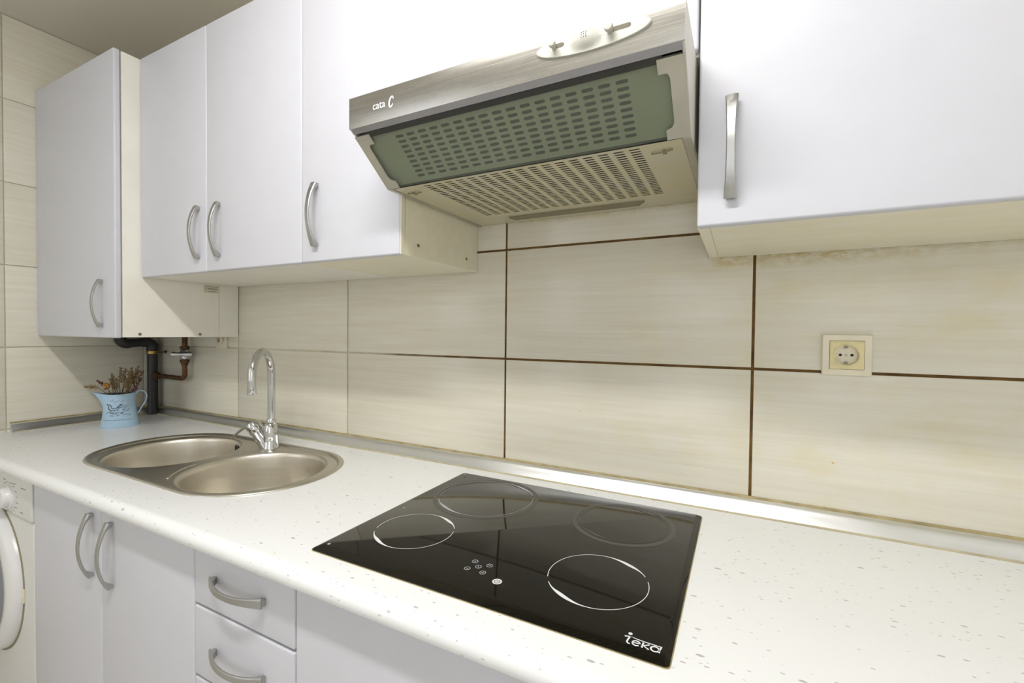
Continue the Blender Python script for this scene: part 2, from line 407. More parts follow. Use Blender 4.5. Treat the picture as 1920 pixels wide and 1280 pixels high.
# ================================================================ CABINETS
def carcass(parent, x0, x1, yb, yf, z0, z1, mat='cream_board', top=True, t=0.016, under=None):
    bm = bm_new()
    box(bm, x0, x0+t, yf, yb, z0, z1, 0.0008, 1); box(bm, x1-t, x1, yf, yb, z0, z1, 0.0008, 1)
    box(bm, x0+t, x1-t, yb-0.006, yb, z0, z1)
    if top: box(bm, x0+t, x1-t, yf, yb-0.006, z1-t, z1)
    o = part('body', bm, mat, parent, None)
    part('bottom_panel', box(bm_new(), x0+t+0.0006, x1-t-0.0006, yf+0.0006, yb-0.0065, z0+0.0008, z0+t), under or mat, parent, None)
    return o
def door(parent, x0, x1, yf, z0, z1, th=0.018, g=0.0010, name='door', bev=0.0045):
    return part(name, box(bm_new(), x0+g, x1-g, yf, yf+th, z0, z1, bev, 4), 'door_white', parent, 40)
def screw(parent, p, axis, r=0.0045):
    bm = bm_new(); ax = Vector(axis)
    lathe(bm, [(r, -0.001), (r, 0.0008), (r*0.7, 0.0016), (r*0.25, 0.0012)], p, 12, axis, False, True)
    return part('screw', bm, 'screw_metal', parent, 40)

ZB, ZT, DC = 0.557, 1.278, 0.3315
# deep cabinet round the boiler
BZ, BY, BX = 0.357, -0.402, 0.612
c = thing('wall_cabinet', (0.3, -0.2, BZ), 'deep white wall cabinet in left corner above the black pipe', 'cabinet')
bm = bm_new(); yf = BY + 0.021
box(bm, BX-0.016, BX, yf, -0.0785, BZ, ZT, 0.0008, 1); box(bm, BX-0.016, BX, -0.0775, -0.004, BZ, ZT, 0.0008, 1)
box(bm, 0.004, 0.02, yf, -0.004, BZ, ZT); box(bm, 0.02, BX-0.016, yf, -0.02, ZT-0.016, ZT); box(bm, 0.02, BX-0.016, yf, yf+0.016, BZ, BZ+0.05)
part('body', bm, 'cream_board', c, None)
d = door(c, 0.004, BX+0.002, BY, BZ-0.002, ZT+0.002)
handle(d, 0.527, BY, 0.468)
for y in (-0.335, -0.1475): screw(c, (BX, y, 0.3675), (1, 0, 0), 0.005)
s = part('sticker', box(bm_new(), BX-0.0002, BX+0.0005, -0.134, -0.078, 0.524, 0.5535), 'sticker', c, None, 'small cream maker sticker with dark lettering')
def text_mesh(txt, size, mat, parent, loc, rot, name='lettering', shear=0, ext=0.0003, bold=0.0, sx=1.0):
    cu = bpy.data.curves.new(name, 'FONT'); cu.body = txt; cu.size = size; cu.extrude = ext; cu.offset = bold; cu.shear = shear; cu.resolution_u = 3
    o = bpy.data.objects.new(name, cu); me = bpy.data.meshes.new_from_object(o)
    bpy.data.objects.remove(o); bpy.data.curves.remove(cu)
    me.transform(Matrix.Diagonal((sx, 1, 1, 1))); me.materials.clear(); me.materials.append(M[mat])
    q = bpy.data.objects.new(name, me); COL.objects.link(q); q.parent = parent
    q.location = Vector(loc) - BASE[parent.name]; q.rotation_euler = rot; BASE[q.name] = BASE[parent.name]; return q
bm = bm_new()           # the sticker's print is too small to read: two rows of dark marks
for (za, zb_, segs) in ((0.5455, 0.5475, [(-0.131, -0.109), (-0.107, -0.096), (-0.094, -0.082)]), (0.537, 0.5415, [(-0.127, -0.124), (-0.119, -0.111), (-0.110, -0.102), (-0.101, -0.092), (-0.091, -0.086)]), (0.528, 0.5315, [(-0.117, -0.113), (-0.112, -0.107), (-0.105, -0.101), (-0.099, -0.093)])):
    for a, b in segs: box(bm, BX+0.0004, BX+0.0008, a, b, za, zb_)
part('lettering', bm, 'print_mid', s, None)

# double-door wall cabinet
c = thing('wall_cabinet', (1.0, -0.16, ZB), 'white double-door wall cabinet above the sink', 'cabinet')
X0, X1, X2, X3, X4 = 0.6145, 0.991, 1.406, 1.7275, 2.3365
carcass(c, X0, X2-0.001, -0.004, -DC+0.019, ZB+0.001, ZT)
d = door(c, X0-0.0012+0.0012, X1, -DC, ZB, ZT+0.001); handle(d, 0.951, -DC, 0.675)
d = door(c, X1, X2, -DC, ZB, ZT+0.001); handle(d, 1.0545, -DC, 0.674)
# single wall cabinet left of the hood
c = thing('wall_cabinet', (1.57, -0.16, ZB), 'narrow white wall cabinet left of the extractor hood', 'cabinet')
carcass(c, X2+0.001, X3, -0.004, -DC+0.019, ZB+0.001, ZT, 'greasy_board')
d = door(c, X2, X3, -DC, ZB, ZT+0.001); handle(d, 1.461, -DC, 0.672)
part('edge_band', box(bm_new(), X3-0.0030, X3+0.0003, -DC+0.0035, -DC+0.0160, ZB+0.0015, ZT-0.002), 'greasy_board', d, None, 'yellowed door edge')
for y in (-0.268, -0.062): screw(c, (X3, y, ZB+0.030), (1, 0, 0), 0.0042)
# short cabinet above the hood
HZT = 0.833
c = thing('wall_cabinet', (2.03, -0.16, HZT+0.004), 'short white wall cabinet directly above the extractor hood', 'cabinet')
carcass(c, X3+0.001, X4-0.001, -0.004, -DC+0.019, HZT+0.004, ZT)
door(c, X3, X4-0.0005, -DC, HZT+0.006, ZT+0.001)
# right cabinet
c = thing('wall_cabinet', (2.64, -0.16, ZB), 'white wall cabinet right of the extractor hood with grease-yellowed underside', 'cabinet')
carcass(c, X4+0.001, 2.937, -0.004, -DC+0.019, ZB+0.001, ZT, 'greasy_board', t=0.018)
d = door(c, X4, 2.938, -DC, ZB, ZT+0.001); handle(d, 2.385, -DC, 0.673)

# base cabinets
FL = -H
YD = -0.600
def base_unit(x0, x1, label):
    c = thing('base_cabinet', ((x0+x1)/2, -0.3, FL), label, 'cabinet')
    bm = bm_new(); t = 0.016
    box(bm, x0, x0+t, YD+0.019, -0.02, FL+0.1, -0.165 if x0 < 0.7 else -0.040); box(bm, x1-t, x1, YD+0.019, -0.02, FL+0.1, -0.040)
    box(bm, x0+t, x1-t, YD+0.019, -0.02, FL+0.1, FL+0.116); box(bm, x0+t, x1-t, -0.03, -0.02, FL+0.116, -0.040)
    box(bm, x0+t, x1-t, YD+0.019, YD+0.035, -0.10, -0.040)
    part('body', bm, 'cream_board', c, None)
    part('plinth', box(bm_new(), x0+0.001, x1-0.001, -0.55, -0.534, FL, FL+0.0995), 'door_white', c, None)
    return c
B0, B1, B2, B3, B4 = 0.640, 1.0405, 1.4335, 1.7365, 2.37
c = base_unit(B0, B2-0.0005, 'white double-door base cabinet under the sink')
d = door(c, B0, B1, YD, FL+0.105, -0.043); handle(d, 0.997, YD, -0.143)
d = door(c, B1, B2, YD, FL+0.105, -0.043); handle(d, 1.0945, YD, -0.146)
c = base_unit(B2+0.0005, B3-0.0005, 'white drawer unit between sink cabinet and plain panel'); c['category'] = 'drawer unit'
c.name = 'drawer_unit'; BASE[c.name] = Vector(((B2+B3)/2, -0.3, FL))
zs = [-0.045, -0.1635, -0.309, -0.55, FL+0.105]
for i in range(4):
    dr = door(c, B2+0.001, B3-0.001, YD, zs[i+1]+0.0022, zs[i]-0.0022, name='drawer', bev=0.004)
    handle(dr, 1.582, YD, (-0.097, -0.238, -0.38, -0.62)[i], True)
c = base_unit(B3+0.0005, B4-0.0005, 'plain white base cabinet under the induction hob without handle in view')
door(c, B3, B4, YD, FL+0.105, -0.043)
c = base_unit(B4+0.0005, ROOM_X-0.01, 'white base cabinet at the right end of the worktop')
door(c, B4, (B4+ROOM_X-0.01)/2, YD, FL+0.105, -0.043); door(c, (B4+ROOM_X-0.01)/2, ROOM_X-0.01, YD, FL+0.105, -0.043)

# ================================================================ EXTRACTOR HOOD
HX0, HX1 = 1.7295, 2.3315
hood = thing('extractor_hood', (2.03, -0.24, 0.686), 'stainless steel extractor hood with slotted glass visor and grease filter', 'hood')
YF = -0.478
# shell: cheeks, back, top
sidep = [(-0.004, 0.688), (-0.370, 0.688), (-0.463, 0.7625), (YF+0.002, 0.7695), (YF+0.002, 0.8295), (-0.004, 0.8295)]
for x0, x1 in ((HX0, HX0+0.004), (HX1-0.004, HX1)):
    bm = bm_new(); prism(bm, [(x0, y, z) for y, z in sidep], (x1-x0, 0, 0)); part('side_cheek', bm, 'hood_side', hood, None, 'off-white side cheek')
bm = bm_new(); box(bm, HX0+0.004, HX1-0.004, YF+0.004, -0.004, 0.8265, 0.8295); box(bm, HX0+0.004, HX1-0.004, -0.010, -0.004, 0.69, 0.8265)
part('casing', bm, 'hood_side', hood, None)
bm = bm_new()          # folded front fascia
prof = [(YF+0.010, 0.8305), (YF+0.002, 0.8300), (YF, 0.8280), (YF, 0.7720), (YF+0.0006, 0.7705), (YF+0.0045, 0.7705), (YF+0.0045, 0.8255), (YF+0.010, 0.8270)]
loft(bm, [[Vector((x, y, z)) for y, z in prof] for x in (HX0-0.0008, HX1+0.0002)], True, True, True)
fascia = part('fascia', bm, 'hood_steel', hood, 40)
bm = bm_new(); prof = [(YF+0.0005, 0.7704), (YF+0.0095, 0.7634), (YF+0.0120, 0.7650), (YF+0.0045, 0.7704)]
loft(bm, [[Vector((x, y, z)) for y, z in prof] for x in (HX0+0.003, HX1-0.003)], True, True, True)
part('lower_lip', bm, 'lip_steel', hood, None, 'dark steel lip under the fascia')
# lettering and emblem on the fascia
text_mesh('cata', 0.0200, 'print_white', fascia, (1.7885, YF-0.0002, 0.7945), (PI/2, 0, 0), bold=0.0, sx=0.95)
bm = bm_new(); cx, cz = 1.8335, 0.8005
L0, L1 = [], []
for i in range(27):
    a = math.radians(38 + 305*i/26 - 10); wd_ = 0.0014 + 0.0011*math.sin(PI*i/26)
    for L, rr in ((L0, 1.0), (L1, 0.0)):
        k = wd_*(rr*2-1)
        L.append(Vector((cx + (0.0047+k*0.7)*math.cos(a) + 0.0016*math.sin(a), YF-0.0003, cz + (0.0088+k*0.7)*math.sin(a))))
loft(bm, [L0, L1], False); part('emblem', bm, 'print_white', fascia, None, 'white curved C-shaped emblem')
# oval control plate
def on_fascia(x, z, d): return Vector((x, YF-d, z))
PCX, PCZ, PRX, PRZ = 2.205, 0.8063, 0.0845, 0.0172
bm = bm_new(); loops = []
def plate_height(x, z):
    dx, dz = (x-2.1985)/0.023, (z-0.8065)/0.0165
    q = dx*dx + dz*dz
    return 0.0035 + (0.0085*(1-q)**1.2 if q < 1 else 0.0)
RINGS = [1.0, 1.0, 0.985] + [0.96 - 0.08*i for i in range(12)] + [0.02]
for k, s_ in enumerate(RINGS):
    L = []
    for i in range(56):
        a = 2*PI*i/56; x = PCX + PRX*s_*math.cos(a); z = PCZ + PRZ*s_*math.sin(a) + 0.0
        dd = 0.0 if k == 0 else (0.0025 if k == 1 else (0.0034 if k == 2 else plate_height(x, z)))
        L.append(on_fascia(x, z, dd))
    loops.append(L)
loft(bm, loops, True, False, True)
ctrl = part('control_panel', bm, 'control_plastic', hood, 50, 'cream oval control plate with lamp dome and two sliders')
def slot_poly(x0, x1, z, hh, d, n=6):
    P_ = [on_fascia(x1-hh + hh*math.cos(a), z + hh*math.sin(a), d) for a in [-PI/2 + PI*i/n for i in range(n+1)]]
    return P_ + [on_fascia(x0+hh + hh*math.cos(a), z + hh*math.sin(a), d) for a in [PI/2 + PI*i/n for i in range(n+1)]]
for sx0, sx1, kx, kr in ((2.146, 2.1655, 2.150, 0.0052), (2.229, 2.2625, 2.2335, 0.0062)):
    bm = bm_new(); prism(bm, slot_poly(sx0, sx1, 0.8085, 0.0033, 0.0037), (0, 0.0015, 0)); sl = part('slider_slot', bm, 'slider_dark', ctrl, None)
    bm = bm_new(); lathe(bm, [(kr*0.72, 0.0), (kr*0.80, 0.006), (kr, 0.0075), (kr, 0.0105), (kr*0.85, 0.0122), (kr*0.4, 0.0128)], on_fascia(kx, 0.8080, 0.0032), 20, (0, -1, 0), False, True)
    part('slider_knob', bm, 'control_plastic', ctrl, 40)
bm = bm_new()
for i in range(3):
    for j in range(3):
        px, pz = 2.1975 + (i-1)*0.0034, 0.8090 + (j-1)*0.0034
        lathe(bm, [(0.0008, 0), (0.0008, 0.0006)], on_fascia(px, pz, plate_height(px, pz)), 8, (0, -1, 0), True, True)
part('dome_dots', bm, 'slider_dark', ctrl, None)['kind'] = 'stuff'

# perforated plates: cells with a rounded slot each, real holes over sheets coloured dark for the shaded inside
def perforated(bm, org, ux, uy, nrm, xs, ys, sw, sh, X0_, X1_, Y0_, Y1_, depth=0.0007, n=3):
    """plate spanned by ux (X0_..X1_) and uy (Y0_..Y1_); slots centred on xs x ys, sw x sh"""
    org, ux, uy, nrm = Vector(org), Vector(ux), Vector(uy), Vector(nrm)
    P_ = lambda a, b, d=0: bm.verts.new(org + ux*a + uy*b - nrm*d)
    xb = [X0_] + [(xs[i]+xs[i+1])/2 for i in range(len(xs)-1)] + [X1_]
    yb = [Y0_] + [(ys[i]+ys[i+1])/2 for i in range(len(ys)-1)] + [Y1_]
    for i, cx in enumerate(xs):
        for j, cy in enumerate(ys):
            hh = sh/2; inner = []
            for k in range(n+1):
                a = -PI/2 + PI*k/n; inner.append((cx+sw/2-hh + hh*math.cos(a), cy + hh*math.sin(a)))
            for k in range(n+1):
                a = PI/2 + PI*k/n; inner.append((cx-sw/2+hh + hh*math.cos(a), cy + hh*math.sin(a)))
            a0, a1, b0, b1 = xb[i], xb[i+1], yb[j], yb[j+1]
            o = [P_(a1, b0), P_(a1, b1), P_(a0, b1), P_(a0, b0)]
            iv = [P_(*q) for q in inner]; dv = [P_(q[0], q[1], depth) for q in inner]; N = len(iv); h2 = n+1
            bm.faces.new([o[0], o[1]] + iv[0:h2][::-1]); bm.faces.new([o[1], o[2], iv[h2], iv[h2-1]])
            bm.faces.new([o[2], o[3]] + iv[h2:][::-1]); bm.faces.new([o[3], o[0], iv[0], iv[-1]])
            for k in range(N): bm.faces.new((iv[k], iv[(k+1) % N], dv[(k+1) % N], dv[k]))
# visor plane
VA, VB = Vector((0, -0.4630, 0.7625)), Vector((0, -0.3710, 0.6885))
vdir = (VB-VA).normalized(); vlen = (VB-VA).length; vn = Vector((0, vdir.z, -vdir.y)).normalized()
if vn.y > 0: vn = -vn          # pointing to the room, down
X = Vector((1, 0, 0))
bm = bm_new()
VX = [1.8225 + 0.02618*i for i in range(17)]; VY = [0.0205 + 0.01045*i for i in range(9)]
perforated(bm, VA - vn*0.006, X, vdir, vn, VX, VY, 0.0190, 0.0056, HX0+0.006, HX1-0.006, 0.001, vlen-0.001)
bmesh.ops.remove_doubles(bm, verts=bm.verts, dist=1e-6)
part('visor_filter', bm, 'visor_metal', hood, None, 'slotted metal sheet behind the glass visor')
bm = bm_new(); prism(bm, [VA - vn*0.002 + X*(HX0+0.006) + vdir*0.002, VA - vn*0.002 + X*(HX1-0.006) + vdir*0.002, VB - vn*0.002 + X*(HX1-0.006), VB - vn*0.002 + X*(HX0+0.006)], vn*0.003)
part('visor_glass', bm, 'visor_glass', hood, None, 'greenish glass visor')
# end frames with the curved cut-out
def end_frame(x, s):
    w0, w1 = 0.036, 0.0205
    pf = [(0, 0.0), (w0, 0.0), (w0, 0.020)]
    pf += [(w1 + (w0-w1)*0.35*(1-math.sin(a)), 0.020 + 0.010*(1-math.cos(a))) for a in [PI/2*i/5 for i in range(6)]]
    pf += [(w1 + (w0-w1)*0.5*(1-math.cos(a)), vlen-0.030+0.012*math.sin(a)) for a in [PI/2*i/5 for i in range(6)]]
    pf += [(w0-0.003, vlen-0.016), (w0-0.003, vlen), (0, vlen)]
    bm = bm_new(); prism(bm, [VA + vn*0.0012 + X*(x + s*a) + vdir*b for a, b in pf], vn*0.0018)
    return part('visor_end_frame', bm, 'hood_frame', hood, None)
end_frame(HX0, 1); end_frame(HX1-0.002, -1)
bm = bm_new(); prism(bm, [VA + X*(HX0+0.030) - vdir*0.004 + vn*0.0008, VA + X*(HX1-0.030) - vdir*0.004 + vn*0.0008, VA + X*(HX1-0.030) + vdir*0.0062 + vn*0.0008, VA + X*(HX0+0.030) + vdir*0.0062 + vn*0.0008], vn*0.0008); part('shade_strip', bm, 'hood_dark', hood, None, 'black strip for the shaded gap above the glass visor')  # solid black strip stands in for the shade in the gap
# underside: grease filter plate with fine slots, hinge clips, lamp cover
bm = bm_new()
FX = [1.8215 + 0.0263*i for i in range(17)]; FY = [-0.3560 + 0.01055*i for i in range(25)]
perforated(bm, (0, 0, 0.687), X, (0, 1, 0), (0, 0, -1), FX, FY, 0.0200, 0.0060, HX0+0.012, HX1-0.014, -0.3690, -0.070, n=2)
bmesh.ops.remove_doubles(bm, verts=bm.verts, dist=1e-6)
part('grease_filter', bm, 'filter_metal', hood, None, 'slotted grease filter on the underside')
bm = bm_new(); box(bm, HX0+0.008, HX1-0.008, -0.3660, -0.012, 0.6985, 0.7005)
v = [VA - vn*0.020 + X*(HX0+0.008) + vdir*0.004, VA - vn*0.020 + X*(HX1-0.008) + vdir*0.004, VB - vn*0.020 + X*(HX1-0.008), VB - vn*0.020 + X*(HX0+0.008)]
prism(bm, v, -vn*0.002); part('shade_backing', bm, 'cavity_shade', hood, None)  # dark sheets stand in for the shade inside the hood
bm = bm_new(); box(bm, HX0+0.012, HX1-0.014, -0.0695, -0.006, 0.6870, 0.6900); rear = part('rear_panel', bm, 'filter_metal', hood, None)
bm = bm_new(); prism(bm, [(1.860, -0.066, 0.6868), (2.205, -0.066, 0.6868), (2.188, -0.040, 0.6868), (1.868, -0.040, 0.6868)], (0, 0, -0.004)); part('lamp_cover', bm, 'slot_dark', rear, None, 'dull narrow lamp cover')
bm = bm_new(); prism(bm, [(HX0+0.002, -0.372, 0.688), (HX0+0.012, -0.372, 0.688), (HX0+0.012, -0.006, 0.688), (HX0+0.002, -0.006, 0.688)], (0, 0, -0.003))
part('edge_rail', bm, 'hood_frame', hood, None); bm = bm_new()
prism(bm, [(HX1-0.013, -0.372, 0.688), (HX1-0.001, -0.372, 0.688), (HX1-0.001, -0.006, 0.688), (HX1-0.013, -0.006, 0.688)], (0, 0, -0.003)); part('edge_rail', bm, 'hood_frame', hood, None)
for x0, s in ((1.752, 1), (2.300, -1)):
    bm = bm_new(); tube(bm, [(x0, -0.335, 0.6855), (x0+s*0.016, -0.335, 0.6835), (x0+s*0.030, -0.335, 0.6835), (x0+s*0.034, -0.331, 0.6855)], 0.0014, 6)
    box(bm, x0+s*0.014-0.003, x0+s*0.014+0.003, -0.335, -0.322, 0.6845, 0.6868); part('filter_catch', bm, 'slot_dark', hood, 40)

# ================================================================ HOB
HBX0, HBX1, HBY0, HBY1, HBZ = 1.737, 2.337, -0.5694, -0.0826, 0.0055
hob = thing('induction_hob', ((HBX0+HBX1)/2, (HBY0+HBY1)/2, 0.0), 'black glass induction hob with four white cooking rings', 'hob')
bm = bm_new()
def rrect(x0, x1, y0, y1, r, z, n=4):
    L = []
    for cx, cy, a0 in ((x1-r, y0+r, -PI/2), (x1-r, y1-r, 0), (x0+r, y1-r, PI/2), (x0+r, y0+r, PI)):
        L += [Vector((cx + r*math.cos(a0+PI/2*i/n), cy + r*math.sin(a0+PI/2*i/n), z)) for i in range(n+1)]
    return L
loft(bm, [rrect(HBX0, HBX1, HBY0, HBY1, 0.006, 0.0002), rrect(HBX0, HBX1, HBY0, HBY1, 0.006, 0.0022),
          rrect(HBX0+0.0012, HBX1-0.0012, HBY0+0.003, HBY1-0.001, 0.006, 0.0032), rrect(HBX0+0.008, HBX1-0.010, HBY0+0.020, HBY1-0.006, 0.005, HBZ)], True, True, True)
glass = part('glass_plate', bm, 'glass_black', hob, 20)
bm = bm_new(); lo = rrect(HBX0-0.0008, HBX1+0.0012, HBY0-0.0008, HBY1+0.0008, 0.006, 0.0); hi = rrect(HBX0-0.0008, HBX1+0.0012, HBY0-0.0008, HBY1+0.0008, 0.006, 0.0011)
loft(bm, [lo, hi], True, True, True); part('edge_seal', bm, 'sealant_dirty', hob, None, 'yellowed seal under the glass edge')
def cook_ring(cx, cy, r, mat, a_gap, w0=0.0011, w1=0.0066, gaps=True, haze=None):
    """ring of two arcs that swell to a crescent at one end"""
    for k in range(2):
        bm = bm_new(); L0, L1 = [], []; n = 44; a0 = a_gap + PI*k + 0.09; span = PI - 0.18
        for i in range(n+1):
            t = i/n; a = a0 + span*t
            sw = math.exp(-((t-0.18)/0.12)**2) if t > 0.0 else 0.0
            wd_ = w0 + (w1-w0)*sw*min(1, t*7)
            L0.append(Vector((cx+r*math.cos(a), cy+r*math.sin(a), HBZ+0.00025))); L1.append(Vector((cx+(r-wd_)*math.cos(a), cy+(r-wd_)*math.sin(a), HBZ+0.00025)))
        loft(bm, [L0, L1], False); part('cooking_ring', bm, mat, glass, None)
    if haze:
        bm = bm_new(); r0, r1 = haze
        loft(bm, [[Vector((cx+q*math.cos(2*PI*i/64), cy+q*math.sin(2*PI*i/64), HBZ+0.00015)) for i in range(64)] for q in (r0, r1)], True); part('burn_mark', bm, 'print_haze', glass, None)
AG = math.radians(207)
cook_ring(1.853, -0.429, 0.0757, 'print_white', AG)
cook_ring(2.2125, -0.432, 0.0772, 'print_white', AG)
cook_ring(1.8865, -0.2155, 0.1085, 'print_grey', AG, w1=0.007, haze=(0.112, 0.121))
cook_ring(2.199, -0.206, 0.0865, 'print_haze', AG, w1=0.006, haze=(0.092, 0.101))
# touch keys
def ring_flat(bm, cx, cy, r0, r1, z, n=24): loft(bm, [[Vector((cx+q*math.cos(2*PI*i/n), cy+q*math.sin(2*PI*i/n), z)) for i in range(n)] for q in (r0, r1)], True)
ZP = HBZ + 0.00025
for kx, ky, mark in ((2.0175, -0.4751, '+'), (2.0177, -0.4998, '-'), (2.031, -0.4871, '/'), (2.0454, -0.4756, '-'), (2.0462, -0.4991, '+')):
    bm = bm_new(); ring_flat(bm, kx, ky, 0.0042, 0.0053, ZP)
    if mark == '/': prism(bm, [(kx-0.0026, ky+0.0020, ZP-0.0001), (kx-0.0020, ky+0.0026, ZP-0.0001), (kx+0.0026, ky-0.0020, ZP-0.0001), (kx+0.0020, ky-0.0026, ZP-0.0001)], (0, 0, 0.0001))
    else:
        box(bm, kx-0.0021, kx+0.0021, ky-0.0006, ky+0.0006, ZP-0.0001, ZP)
        if mark == '+': box(bm, kx-0.0006, kx+0.0006, ky-0.0021, ky+0.0021, ZP-0.0001, ZP)
    part('touch_key', bm, 'print_grey', glass, None)
bm = bm_new(); kx, ky = 2.0788, -0.5109
ring_flat(bm, kx, ky, 0.0052, 0.0076, ZP); ring_flat(bm, kx, ky, 0.0001, 0.0040, ZP); part('power_key', bm, 'print_white', glass, None, 'white round power key')
bm = bm_new(); ring_flat(bm, kx, ky, 0.0016, 0.0026, ZP+0.0001); box(bm, kx-0.0004, kx+0.0004, ky, ky+0.003, ZP, ZP+0.0001); part('power_symbol', bm, 'print_mid', glass, None)
for x, y in ((1.7635, -0.3555), (1.752, -0.0985), (1.7555, -0.546)):
    bm = bm_new(); ring_flat(bm, x, y, 0.0001, 0.003, ZP, 12); part('zone_mark', bm, 'print_grey', glass, None)
# maker's lettering on the right front corner, drawn as strokes
bm = bm_new()
def stroke(bm, pts, w, org, s, z=ZP):
    pts = [Vector((org[0]+p[0]*s, org[1]+p[1]*s, z)) for p in pts]; L0, L1 = [], []
    for i, p in enumerate(pts):
        d = (pts[min(i+1, len(pts)-1)] - pts[max(i-1, 0)]).normalized(); nn = Vector((-d.y, d.x, 0))*w/2
        L0.append(p+nn); L1.append(p-nn)
    loft(bm, [L0, L1], False)
def arc2(cx, cy, rx, ry, a0, a1, n=14): return [(cx+rx*math.cos(math.radians(a0+(a1-a0)*i/n)), cy+ry*math.sin(math.radians(a0+(a1-a0)*i/n))) for i in range(n+1)]
S = 0.0105; O = (2.2800, -0.5545); wS = 0.0021
stroke(bm, [(0.02, 1.12), (0.55, 1.26), (1.1, 1.28)], wS, O, S); stroke(bm, [(0.62, 1.22), (0.50, 0.7), (0.46, 0.2), (0.62, 0.02), (0.85, 0.02)], wS, O, S)
stroke(bm, [(0.62, 1.28), (2.2, 1.12), (4.35, 1.10)], wS*0.7, O, S)
stroke(bm, [(1.10, 0.42), (1.9, 0.50)] , wS*0.8, O, S); stroke(bm, arc2(1.5, 0.43, 0.42, 0.43, 10, 320), wS, O, S)
stroke(bm, [(2.25, 0.95), (2.22, 0.0)], wS, O, S); stroke(bm, [(2.95, 0.85), (2.32, 0.42), (3.0, 0.0)], wS, O, S)
stroke(bm, arc2(3.62, 0.43, 0.45, 0.43, 0, 360, 20), wS, O, S); stroke(bm, [(4.25, 1.08), (4.12, 0.45), (4.15, 0.0)], wS, O, S)
ring_flat(bm, O[0]+0.55*S, O[1]+1.82*S, 0.0001, 0.0026, ZP, 14)
part('lettering', bm, 'print_white', glass, None, 'white maker lettering teka')

# ================================================================ SINK
sink = thing('double_sink', ((SX0+SX1)/2, SY, 0.0), 'brushed stainless steel inset sink with two round bowls', 'sink')
bm = bm_new()
loft(bm, [stadium(r, z) for r, z in ((0.212, 0.0003), (0.2117, 0.0020), (0.2098, 0.0036), (0.2065, 0.0042), (0.2025, 0.0040), (0.1985, 0.0022), (0.1955, -0.0010), (0.1935, -0.0030))], True)
rim = part('rim', bm, 'sink_rim_steel', sink, 60)
BL, BRc, BRAD = (0.795, -0.3175), (1.2065, -0.3185), 0.1875
def circ(c, r, z, n=56): return [Vector((c[0]+r*math.cos(2*PI*i/n), c[1]+r*math.sin(2*PI*i/n), z)) for i in range(n)]
bm = bm_new(); ring_fill(bm, stadium(0.1935, -0.0030), [circ(BL, BRAD, -0.0030), circ(BRc, BRAD, -0.0030)])
# keep only the deck between the loops
part('deck', bm, 'sink_rim_steel', sink, 60)
bp_ = [(BRAD, -0.003), (BRAD-0.0030, -0.0034), (BRAD-0.0062, -0.0050), (BRAD-0.0090, -0.0082), (BRAD-0.0108, -0.0125), (BRAD-0.0118, -0.0185), (BRAD-0.0150, -0.06), (BRAD-0.0190, -0.105), (BRAD-0.0225, -0.120),
       (BRAD-0.0300, -0.1325), (BRAD-0.0420, -0.1410), (BRAD-0.060, -0.1455), (BRAD-0.095, -0.1475), (0.046, -0.1500)]
for k, c_ in enumerate((BL, BRc)):
    bm = bm_new(); lathe(bm, bp_, (c_[0], c_[1], 0), 72); bowl = part('bowl', bm, 'sink_steel', sink, 60)
    bm = bm_new(); lathe(bm, [(0.046, -0.150), (0.041, -0.1515), (0.038, -0.156), (0.012, -0.157), (0.010, -0.153), (0.003, -0.152)], (c_[0], c_[1], 0), 32, None, False, True)
    part('drain', bm, 'chrome', bowl, 40)
    if k == 0:
        bm = bm_new()
        for i, a in enumerate((66, 70.5, 75, 79.5)):
            a = math.radians(a); rr = BRAD-0.0140; zc_ = -0.030
            q = Vector((c_[0]+rr*math.cos(a), c_[1]+rr*math.sin(a), 0)); tdir = Vector((-math.sin(a), math.cos(a), 0)); nd = Vector((-math.cos(a), -math.sin(a), 0))
            hz = 0.013 if i % 2 == 0 else 0.009
            prism(bm, [q + tdir*0.0032 + Vector((0, 0, zc_-hz)), q + tdir*0.0032 + Vector((0, 0, zc_+hz)), q - tdir*0.0032 + Vector((0, 0, zc_+hz)), q - tdir*0.0032 + Vector((0, 0, zc_-hz))], nd*0.0012)
        part('overflow_slots', bm, 'hole_black', bowl, None, 'dark overflow slots')
# pressed bead round the front corner between the bowls
bm = bm_new(); tube(bm, [(BRc[0]+0.2035*math.cos(math.radians(a)), BRc[1]+0.2035*math.sin(math.radians(a)), -0.0030) for a in range(196, 236, 4)], 0.0024, 8)
part('pressed_bead', bm, 'sink_rim_steel', sink, 60)

# ================================================================ TAP
TX, TY, TZ = 1.016, -0.150, -0.003
tap = thing('mixer_tap', (TX, TY, TZ), 'chrome swan-neck mixer tap behind the sink bowls', 'tap')
bm = bm_new(); lathe(bm, [(0.027, 0), (0.027, 0.004), (0.0245, 0.008), (0.0235, 0.03), (0.0215, 0.06), (0.0185, 0.078), (0.014, 0.083)], (TX+0.006, TY, TZ), 32, None, True, True); body = part('body', bm, 'chrome', tap, 45)
vd = Vector((-0.060, -0.022, 0.074)).normalized(); vo = Vector((TX-0.004, TY-0.004, TZ+0.010))
bm = bm_new(); lathe(bm, [(0.024, -0.008), (0.0245, 0.0), (0.0225, 0.045), (0.0205, 0.050), (0.0205, 0.053), (0.0235, 0.056), (0.0235, 0.080), (0.021, 0.088), (0.012, 0.091)], vo, 32, vd, True, True)
bmesh.ops.bisect_plane(bm, geom=bm.verts[:]+bm.edges[:]+bm.faces[:], plane_co=(0, 0, TZ), plane_no=(0, 0, 1), clear_inner=True)
part('valve_body', bm, 'chrome', tap, 45)
td = Vector((0.085, -0.122, 0)).normalized(); b0 = Vector((TX+0.010, TY, TZ))
R_ = 0.0735; zt_ = 0.247; pts = [b0 + Vector((0, 0, zz)) for zz in (0.078, 0.11, 0.16, 0.21)]
